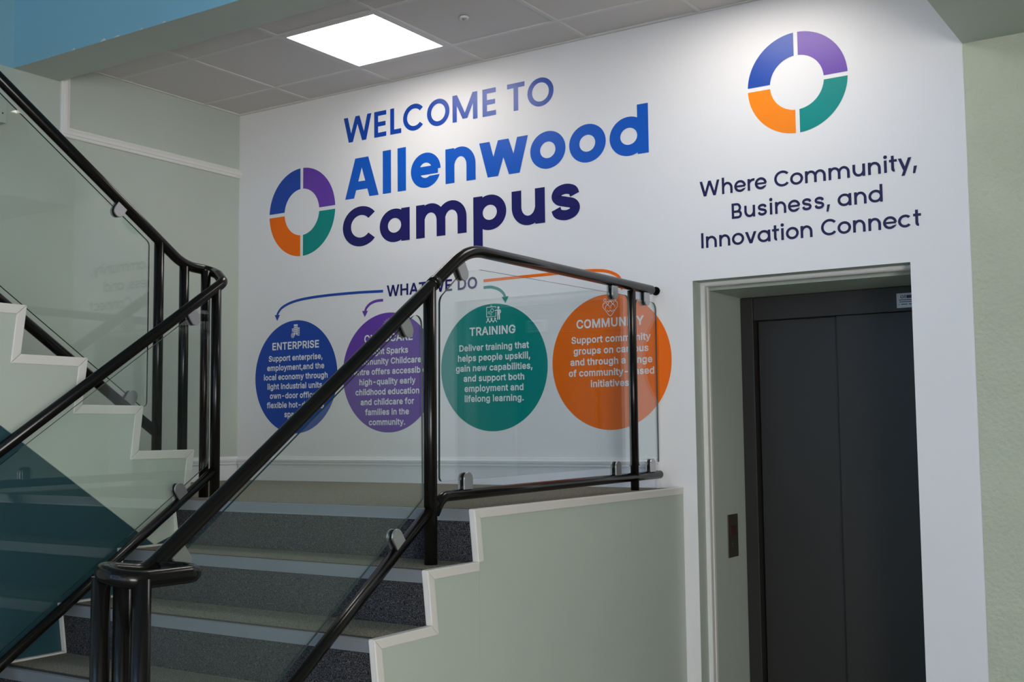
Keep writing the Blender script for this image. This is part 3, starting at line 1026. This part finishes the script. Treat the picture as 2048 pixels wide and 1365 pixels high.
def emblem(cx, cz, ro, ri, g, label, mats):
    o = thing('ring_emblem', (cx, YM, cz), label, 'emblem')
    for nm, a0, mk in (('purple_quarter', 0, mats[1]), ('blue_quarter', 90, mats[0]), ('orange_quarter', 180, mats[2]), ('teal_quarter', 270, mats[3])):
        fl = Flat(YM - .0004)
        A, B = [], []
        n = 32
        for i in range(n + 1):
            for rr_, dst in ((ro, A), (ri, B)):
                e = math.degrees(math.asin(g / 2 / rr_))
                t = R(a0 + e + (90 - 2 * e) * i / n)
                dst.append((cx + rr_ * math.cos(t), cz + rr_ * math.sin(t)))
        fl.quads(A, B)
        fl.build(nm, M[mk], o)
emblem(-4.566, 2.748, .2545, .134, .021, 'four colour ring emblem left of the word Campus', ('ink_blue', 'ink_purple', 'ink_orange', 'ink_teal'))
emblem(-1.6455, 2.985, .2235, .1205, .0185, 'four colour ring emblem high on the wall above the lift words', ('ink_blue', 'ink_purple', 'ink_amber', 'ink_teal'))

# small upright sans lettering from polygon outlines (advance, outlines) per character, 1000 units to the em
GL = {"A":[498,[[16,0,201,509,276,509,463,0,395,0,264,372,232,478,245,478,213,371,85,0],[110,142,110,199,370,199,370,142]]],"B":[474,[[60,0,60,509,241,509,329,491,381,442,398,374,387,320,356,286,315,267,315,262,363,245,402,203,418,136,400,67,344,18,247,0],[125,57,245,57,330,80,355,137,342,184,306,218,248,231,125,231],[125,285,238,285,288,296,323,326,336,372,313,429,240,452,125,452]]],"C":[528,[[267,-7,150,25,70,115,40,254,70,393,150,484,267,516,340,504,402,471,448,418,473,348,408,348,389,395,357,428,315,449,267,456,184,432,125,364,103,254,125,145,184,76,267,53,315,60,357,81,389,114,408,160,473,160,448,91,402,38,341,5]]],"D":[520,[[219,0,96,0,96,57,215,57,318,81,379,149,399,255,379,361,320,428,221,452,93,452,93,509,225,509,353,478,433,391,462,255,433,119,351,31],[125,509,125,0,60,0,60,509]]],"E":[437,[[60,0,60,509,372,509,372,452,125,452,125,286,355,286,355,229,125,229,125,57,375,57,375,0]]],"G":[538,[[269,-7,149,25,69,116,40,254,69,393,149,484,265,516,340,504,403,469,449,416,474,349,408,349,387,393,356,427,315,448,265,456,183,432,125,364,103,254,125,145,184,76,269,53,345,71,396,123,415,202,434,199,283,199,283,256,478,256,478,200,451,91,377,19]]],"H":[535,[[60,0,60,509,125,509,125,289,392,289,392,509,457,509,457,0,392,0,392,232,125,232,125,0]]],"I":[185,[[60,0,60,509,125,509,125,0]]],"K":[485,[[104,145,104,216,212,344,364,509,448,509],[60,0,60,509,125,509,125,334,125,0],[372,0,188,259,228,309,449,0]]],"L":[411,[[60,0,60,509,125,509,125,57,361,57,361,0]]],"M":[646,[[60,0,60,509,152,509,277,187,322,49,307,49,342,158,476,509,568,509,568,0,504,0,506,413,507,457,513,457,482,363,342,0,286,0,170,291,112,457,119,457,122,328,122,0]]],"N":[541,[[60,0,60,509,136,509,363,151,414,55,405,54,399,157,399,509,463,509,463,0,387,0,177,331,108,452,119,454,125,291,125,0]]],"O":[551,[[267,-7,150,25,70,115,40,254,70,393,150,484,267,516,384,484,464,393,493,254,464,115,384,25],[267,53,349,76,408,144,430,254,408,365,349,433,267,456,184,433,125,364,103,254,125,144,184,76]]],"P":[463,[[60,0,60,509,235,509,332,487,390,430,409,348,390,265,332,207,235,186,109,186,109,242,233,242,297,256,333,294,344,348,333,402,297,439,232,452,125,452,125,0]]],"R":[467,[[60,0,60,509,236,509,333,489,390,433,409,352,390,271,333,217,236,198,96,198,96,255,234,255,298,267,334,300,345,352,334,405,298,440,233,452,125,452,125,0],[353,0,230,229,303,229,428,0]]],"S":[465,[[224,-9,128,9,64,60,38,137,104,137,123,88,166,59,224,49,286,60,329,92,346,139,332,179,296,205,184,239,86,289,52,372,75,448,138,498,227,516,316,498,377,449,401,378,337,378,302,437,225,459,167,448,129,418,115,376,131,334,169,308,312,264,359,238,395,198,408,139,386,64,323,11]]],"T":[467,[[32,452,32,509,417,509,417,452,257,452,257,0,193,0,193,452]]],"U":[535,[[259,-8,154,15,85,80,60,173,60,509,124,509,124,178,141,113,187,68,259,52,331,68,377,113,393,178,393,509,457,509,457,173,433,80,363,15]]],"W":[704,[[155,0,16,509,82,509,163,196,197,40,189,40,211,145,306,509,380,509,462,196,497,40,488,40,510,145,603,509,670,509,530,0,455,0,368,323,336,475,350,475,335,395,230,0]]],"Y":[490,[[203,0,203,208,16,509,91,509,222,292,250,230,224,230,251,293,381,509,455,509,268,208,268,0]]],"a":[407,[[160,-9,94,5,48,45,30,108,43,161,78,193,125,211,265,235,276,257,267,297,240,322,196,331,149,322,118,301,100,274,41,291,79,346,133,375,194,384,239,379,286,360,322,320,337,251,337,0,277,0,277,52,272,52,252,25,215,1],[170,45,228,59,263,93,276,138,276,190,259,182,200,171,134,159,103,139,92,105,102,72,130,52]]],"b":[442,[[229,-8,172,4,138,31,118,59,112,59,112,0,53,0,53,509,114,509,114,319,118,319,137,346,171,373,229,384,313,361,370,293,390,189,370,84,313,16],[220,47,279,66,316,117,328,189,316,261,280,311,220,330,161,312,125,263,113,189,125,115,162,65]]],"c":[414,[[207,-8,117,16,56,85,34,187,56,291,117,360,207,384,260,377,305,356,340,322,362,277,303,262,290,289,270,311,242,325,207,330,145,310,108,258,96,187,108,117,145,66,207,46,243,52,271,66,292,89,304,117,363,102,341,56,306,21,261,-1]]],"d":[442,[[195,-8,111,16,55,84,34,189,55,293,112,361,196,384,253,373,287,346,306,319,311,319,311,509,372,509,372,0,313,0,313,59,307,59,287,31,252,4],[205,47,263,65,299,115,312,189,300,263,263,312,205,330,145,311,108,261,96,189,109,117,145,66]]],"e":[422,[[212,-8,117,16,56,85,34,187,55,290,115,359,205,384,266,374,319,341,357,282,371,194,371,169,75,169,75,221,338,221,310,202,298,269,263,314,205,330,146,313,109,270,96,211,96,178,110,106,151,61,212,46,254,53,285,73,306,105,365,91,335,39,283,4]]],"f":[272,[[228,379,228,327,6,327,6,379],[81,0,81,432,96,486,135,519,187,530,243,521,227,468,195,474,154,460,142,419,142,0]]],"g":[443,[[207,-151,134,-140,82,-110,51,-69,101,-41,122,-66,154,-88,207,-97,282,-75,311,-6,311,68,306,68,287,41,252,16,195,5,113,27,55,90,34,191,55,293,112,361,196,384,253,373,288,346,308,319,313,319,313,379,372,379,372,-9,350,-90,291,-136],[205,59,264,75,300,121,312,193,300,264,264,312,205,330,145,312,109,262,96,193,109,123,145,76]]],"h":[428,[[114,227,114,0,53,0,53,509,114,509,114,287,102,287,152,362,227,384,295,369,341,321,357,240,357,0,296,0,296,235,273,304,210,329,161,317,126,283]]],"i":[185,[[53,0,53,379,114,379,114,0],[84,443,54,455,41,483,54,512,84,524,114,512,126,483,114,455]]],"j":[185,[[53,379,114,379,114,-30,102,-90,65,-129,4,-143,-10,-143,-10,-87,2,-87,40,-72,53,-29],[83,443,53,455,41,483,53,512,83,524,114,512,126,483,114,455]]],"k":[399,[[110,137,110,212,121,212,284,379,360,379,184,199,177,199],[53,0,53,509,114,509,114,0],[294,0,148,186,191,229,372,0]]],"l":[185,[[53,0,53,540,114,540,114,0]]],"m":[628,[[53,0,53,379,112,379,112,295,108,295,132,346,172,376,219,386,287,361,321,295,312,295,337,343,381,375,437,386,497,372,541,328,557,255,557,0,496,0,496,254,473,313,419,330,374,320,345,290,335,247,335,0,274,0,274,260,253,311,199,330,158,320,126,289,114,238,114,0]]],"n":[428,[[114,227,114,0,53,0,53,379,112,379,112,287,102,287,152,362,227,384,295,369,341,321,357,240,357,0,296,0,296,235,273,304,210,329,161,317,126,283]]],"o":[433,[[207,-8,117,16,56,85,34,187,56,291,117,360,207,384,299,360,359,291,381,187,359,85,299,16],[207,46,270,66,307,117,319,187,307,258,270,310,207,330,145,310,108,258,96,187,108,117,145,66]]],"p":[442,[[53,-143,53,379,112,379,112,319,118,319,137,346,171,373,229,384,313,361,370,293,390,189,370,84,313,16,229,-8,173,4,138,31,118,59,114,59,114,-143],[220,47,279,66,316,117,328,189,316,261,280,311,220,330,161,312,125,263,113,189,125,115,162,65]]],"q":[442,[[372,-143,311,-143,311,59,306,59,287,31,252,4,195,-8,111,16,55,84,34,189,55,293,112,361,196,384,253,373,287,346,307,319,313,319,313,379,372,379],[205,47,263,65,299,115,312,189,300,263,263,312,205,330,145,311,108,261,96,189,109,117,145,66]]],"r":[277,[[53,0,53,379,112,379,115,321,152,367,213,385,243,384,243,322,207,326,159,315,126,284,114,237,114,0]]],"s":[383,[[182,-8,112,3,62,38,36,94,94,107,124,60,181,45,244,62,268,103,254,136,212,155,149,170,72,208,47,274,65,332,115,370,187,384,254,372,299,339,324,290,268,277,243,316,187,333,131,317,109,277,124,243,172,223,229,209,306,171,331,107,312,47,260,6]]],"t":[245,[[204,379,204,327,6,327,6,379],[65,471,126,471,126,98,136,61,170,50,202,54,213,2,168,-4,92,21,65,93]]],"u":[428,[[182,-5,115,11,69,59,53,139,53,379,114,379,114,144,137,75,200,50,249,62,283,97,296,153,296,379,357,379,357,0,298,0,298,92,307,92,257,17]]],"v":[407,[[163,0,17,379,84,379,165,155,206,21,184,21,224,155,305,379,371,379,226,0]]],"w":[585,[[138,0,23,379,87,379,154,137,175,41,165,41,206,214,252,379,316,379,382,136,402,41,391,41,413,135,480,379,545,379,429,0,368,0,277,338,291,338,199,0]]],"x":[397,[[21,0,171,218,171,171,29,379,100,379,207,206,175,206,233,306,282,379,352,379,209,169,209,214,358,0,287,0,173,182,205,182,148,85,91,0]]],"y":[407,[[47,-139,61,-86,104,-89,130,-74,151,-36,163,-1,17,379,84,379,165,155,206,21,184,21,202,87,305,379,371,379,204,-58,177,-107,139,-136,91,-145]]],"z":[398,[[42,0,42,46,254,320,48,323,48,379,333,379,333,331,126,56,339,56,339,0]]],",":[206,[[38,-119,68,71,137,71,84,-119]]],".":[206,[[95,-4,63,9,50,41,63,73,95,87,128,73,141,41,128,9]]],"-":[471,[[337,244,337,188,114,188,114,244]]]}
def text_width(s):
    return sum(GL[c][0] if c in GL else 200 for c in s) / 1000.0
CAPH = .509
from mathutils.geometry import tessellate_polygon
def area2(q):
    n = len(q) // 2
    return sum(q[2 * i - 2] * q[2 * i + 1] - q[2 * i] * q[2 * i - 1] for i in range(n)) / 2
def small_text(name, lines, mtl, parent, bold=.043, y=YM - .0010):
    """lines: (text, centre x, baseline, cap height, squeeze); heavy weight = filled outlines plus a ribbon along every outline"""
    fl = Flat(y)
    for s, cx, bz, cap, kx in lines:
        em = cap / (CAPH + bold)
        bz = bz + bold / 2 * em
        x = cx - text_width(s) * em * kx / 2
        for c in s:
            if c not in GL:
                x += .200 * em * kx; continue
            cont = [[(x + p[2 * i] / 1000 * em * kx, bz + p[2 * i + 1] / 1000 * em) for i in range(len(p) // 2)] for p in GL[c][1]]
            outer = [i for i, p in enumerate(GL[c][1]) if area2(p) < 0]
            holes = [i for i, p in enumerate(GL[c][1]) if area2(p) >= 0]
            big = min(outer, key=lambda i: area2(GL[c][1][i]))
            fl.k = 0
            for i in outer:
                loops = [cont[i]] + ([cont[h_] for h_ in holes] if i == big else [])
                flat_ = [p for l_ in loops for p in l_]
                yy = fl.y - fl.k * .00004; fl.k += 1
                a0 = fl.mb.add([(p[0], yy, p[1]) for p in flat_])
                for t in tessellate_polygon([[Vector((p[0], p[1], 0)) for p in l_] for l_ in loops]):
                    P_ = [flat_[q] for q in t]
                    ar = sum(P_[q - 1][0] * P_[q][1] - P_[q][0] * P_[q - 1][1] for q in range(3))
                    fl.mb.face([a0 + q for q in (t if ar > 0 else t[::-1])])
            for l_ in cont:
                fl.stroke(l_, bold * em, closed=True)
            x += GL[c][0] / 1000 * em * kx
    return fl.build(name, mtl, parent)

hd = thing('wall_lettering', (-3.63, YM, 2.215), 'navy mural words WHAT WE DO behind the bend of the handrail', 'lettering')
wx = -3.940
for wd in ('WHAT', 'WE', 'DO'):
    ww = text_width(wd) * .0615 / (CAPH + .042) * 1.11
    small_text('word', [(wd, wx + ww / 2, 2.213, .0615, 1.11)], M['ink_navy'], hd, bold=.042)
    wx += ww + .205 * .0615 / (CAPH + .042) * 1.11

def arrow(pts, tipdir, mtl, label, w=.0145):
    fl = Flat(YM - .0005)
    pts = catmull(pts, 8)
    o = thing('curved_arrow', (pts[0][0], YM, pts[0][1]), label, 'arrow', 'arrows from the words to the discs')
    fl.stroke(pts, w); fl.build('shaft', mtl, o)
    e = Vector(pts[-1]); d = Vector(tipdir).normalized(); nn = Vector((-d.y, d.x))
    fl = Flat(YM - .0006)
    fl.poly([tuple(e + nn * .021 - d * .004), tuple(e - nn * .021 - d * .004), tuple(e + d * .030)])
    fl.build('head', mtl, o)
arrow([(-3.967, 2.246), (-4.15, 2.252), (-4.365, 2.253), (-4.53, 2.247), (-4.64, 2.233), (-4.715, 2.208), (-4.748, 2.178), (-4.753, 2.163)], (-.03, -1), M['ink_blue'], 'long blue curved arrow pointing down to the blue disc')
arrow([(-3.967, 2.197), (-4.015, 2.196), (-4.055, 2.185), (-4.083, 2.164), (-4.094, 2.143)], (-.05, -1), M['ink_purple'], 'short purple curved arrow pointing down to the purple disc')
arrow([(-3.308, 2.214), (-3.26, 2.213), (-3.215, 2.198), (-3.187, 2.175), (-3.177, 2.155)], (.05, -1), M['ink_teal'], 'short teal curved arrow pointing down to the teal disc')
arrow([(-3.308, 2.249), (-3.1, 2.25), (-2.868, 2.250), (-2.72, 2.249), (-2.61, 2.240), (-2.545, 2.215), (-2.523, 2.188), (-2.519, 2.17)], (.03, -1), M['ink_orange'], 'long orange arrow passing behind the handrail to the orange disc')

def badge(cx, r, mtl, label, title, tk, rows, rb, rs, rk, cap=.0335):
    o = thing('info_disc', (cx, YM, 1.806), label, 'disc', 'discs of what we do on the mural')
    fl = Flat(YM); fl.disc(cx, 1.806, r, .3215, 96); fl.build('disc', mtl, o)
    tcx = cx + rk.get('tdx', 0)
    small_text('title', [(title, tcx, 1.971 if title != 'ENTERPRISE' else 1.964, .0430, tk)], M['ink_white'], o)
    for i, t in enumerate(rows):
        small_text('text_line', [(t, cx + rk.get('dx', 0), rb - rs * i, cap, rk['k'])], M['ink_white'], o)
    return o
W_ = M['ink_white']
bd = badge(-4.610, .317, M['ink_blue'], 'blue disc headed ENTERPRISE, leftmost of the four on the mural', 'ENTERPRISE', 1.08,
      ['Support enterprise,', 'employment,and the', 'local economy through', 'light industrial units,', 'own-door offices,', 'flexible hot-desking', 'spaces.'], 1.899, .0536, dict(k=1.042))
# icon: tower blocks and a target
fl = Flat(YM - .0012)
ix, iz, u = -4.612, 2.066, .078 / 100
def P(x, z): return (ix + x * u, iz + z * u)
def bar(x0, z0, x1, z1): fl.poly([P(x0, z0), P(x1, z0), P(x1, z1), P(x0, z1)])
bar(-14, 44, 26, 49); bar(-12, -30, -8, 44); bar(20, -30, 24, 44)
for z in (38, 24, 10, -4, -18): bar(-8, z, 20, z + 6)
for x in (0, 10): bar(x, -18, x + 4, 44)
bar(-8, -30, 0, -18); bar(10, -30, 20, -18)
bar(-32, 16, -12, 20); bar(-30, -6, -26, 16); bar(-26, 2, -12, 5); bar(-19, -6, -15, 16)
bar(24, 20, 45, 24); bar(40, -32, 44, 20); bar(24, -34, 44, -30)
for z in (12, -2, -16): bar(24, z, 40, z + 4)
bar(30, -30, 33, 20)
fl.ring(ix - 22 * u, iz - 30 * u, 17 * u, 19 * u, 4 * u, 4 * u, n=32); fl.ring(ix - 22 * u, iz - 30 * u, 9 * u, 10 * u, 4.5 * u, 4.5 * u, n=24)
fl.build('icon', W_, bd)

bd = badge(-3.931, .3225, M['ink_purple'], 'purple disc headed CHILDCARE, half hidden by the handrail', 'CHILDCARE', 1.06,
      ['Bright Sparks', 'Community Childcare', 'Centre offers accessible', 'high-quality early', 'childhood education', 'and childcare for', 'families in the', 'community.'], 1.905, .0544, dict(k=1.042, dx=-.01))
fl = Flat(YM - .0012)
ix, iz, u = -3.925, 2.055, .078 / 100
fl.disc(ix, iz, 34 * u, 36 * u, 40)
for k in range(26):
    t = math.pi * (k / 25 * 1.5 - .25)
    r1 = 46 + (6 if k % 2 else 0)
    fl.stroke([(ix + 40 * u * math.cos(t), iz + 41 * u * math.sin(t)), (ix + (r1 + 3) * u * math.cos(t), iz + (r1 + 4) * u * math.sin(t))], .0014)
fl.build('icon', W_, bd)
fl = Flat(YM - .0026)
fl.ring(ix - 10 * u, iz + 8 * u, 6 * u, 7 * u, 6 * u, 7 * u, n=16); fl.ring(ix + 12 * u, iz + 6 * u, 6 * u, 7 * u, 6 * u, 7 * u, n=16)
fl.stroke([P(-22, -24), P(-14, -6), P(-4, -6), P(2, -22), P(8, -6), P(18, -6), P(24, -24)], 5 * u)
fl.build('icon', M['ink_purple'], bd)

bd = badge(-3.256, .324, M['ink_teal'], 'teal disc headed TRAINING, seen through the landing glass', 'TRAINING', 1.065,
      ['Deliver training that', 'helps people upskill,', 'gain new capabilities,', 'and support both', 'employment and', 'lifelong learning.'], 1.8935, .0519, dict(k=1.042, dx=.005))
fl = Flat(YM - .0012)
ix, iz, u = -3.253, 2.075, .080 / 100
w = 4 * u
fl.stroke([P(24, 36), P(24, 46), P(-46, 46), P(-46, -16), P(24, -16), P(24, 12)], w)
fl.stroke([P(-16, 46), P(-14, 56), P(-8, 56), P(-6, 46)], 3 * u)
fl.ring(ix - 4 * u, iz + 23 * u, 13 * u, 14 * u, 4 * u, 4 * u, n=8); fl.ring(ix - 28 * u, iz + 11 * u, 8 * u, 9 * u, 3.5 * u, 3.5 * u, n=8); fl.ring(ix - 13 * u, iz - 1 * u, 7 * u, 7 * u, 2.5 * u, 2.5 * u, n=8)
fl.disc(ix + 44 * u, iz + 38 * u, 8 * u, 9 * u, 20)
fl.poly([P(16, 17), P(16, 23), P(34, 27), P(56, 27), P(63, 20), P(63, 3), P(57, 3), P(57, 18), P(55, 18), P(55, -38), P(48, -38), P(47, -8), P(43, -8), P(42, -38), P(35, -38), P(35, 20)])
for x in (-36, -9, 18):
    fl.disc(ix + x * u, iz - 31 * u, 7 * u, 8 * u, 16)
    fl.stroke([P(x - 13, -54), P(x - 11, -45), P(x, -41), P(x + 11, -45), P(x + 13, -54)], 5 * u)
fl.build('icon', W_, bd)

bd = badge(-2.587, .318, M['ink_orange'], 'orange disc headed COMMUNITY, nearest the lift opening', 'COMMUNITY', 1.015,
      ['Support community', 'groups on campus', 'and through a range', 'of community-based', 'initiatives.'], 1.8995, .0528, dict(k=1.0422, dx=.003))
fl = Flat(YM - .0012)
ix, iz, u = -2.581, 2.072, .082 / 100
w = 4 * u
for x, z in ((-34, 32), (0, 34), (34, 36), (-17, 16), (17, 18)):
    fl.ring(ix + x * u, iz + z * u, 9 * u, 10 * u, 3.5 * u, 3.5 * u, n=24)
fl.stroke([P(a, c) for a, c in catmull([(-27, 18), (-40, 16), (-48, 4), (-44, -12), (-30, -28), (0, -60), (30, -28), (44, -12), (48, 6), (42, 20), (30, 24)], 5)], 3.5 * u)
for x, z in ((-17, 4), (17, 6)):
    fl.stroke([P(a, c) for a, c in catmull([(x - 13, z - 24), (x - 12, z - 8), (x, z), (x + 12, z - 8), (x + 13, z - 20)], 5)], 3.5 * u)
fl.stroke([P(a, c) for a, c in ((-10, 20), (-4, 22), (4, 22), (10, 20))], 3.5 * u)
fl.stroke([P(-22, -26), P(-10, -36), P(-4, -30), P(0, -26), P(4, -30), P(10, -36), P(24, -24)], 3.5 * u)
fl.build('icon', W_, bd)

# notice on the lift header, its right part hidden by the wall
nt_ = thing('notice_sticker', (-1.34, YD + .003, 2.06), 'small white notice with blue heading on the dark lift header', 'notice')
b = MB(); b.box(-1.400, -1.270, YD + .0025, YD + .0037, 2.027, 2.094)
b.build('card', M['paper'], nt_, bevel=.0004)
fl = Flat(YD + .0021)
fl.ring(-1.375, 2.077, .008, .0075, .003, .003, n=20)
for x0, x1, z0, z1 in ((-1.364, -1.360, 2.070, 2.086), (-1.356, -1.290, 2.070, 2.084)):
    fl.poly([(x0, z0), (x1, z0), (x1, z1), (x0, z1)])
for x0, x1, z0 in ((-1.390, -1.285, 2.061), (-1.388, -1.30, 2.052), (-1.392, -1.388, 2.041), (-1.380, -1.352, 2.041), (-1.346, -1.29, 2.041)):
    fl.poly([(x0, z0), (x1, z0), (x1, z0 + .0035), (x0, z0 + .0035)])
fl.build('print', M['plate_dark'], nt_)
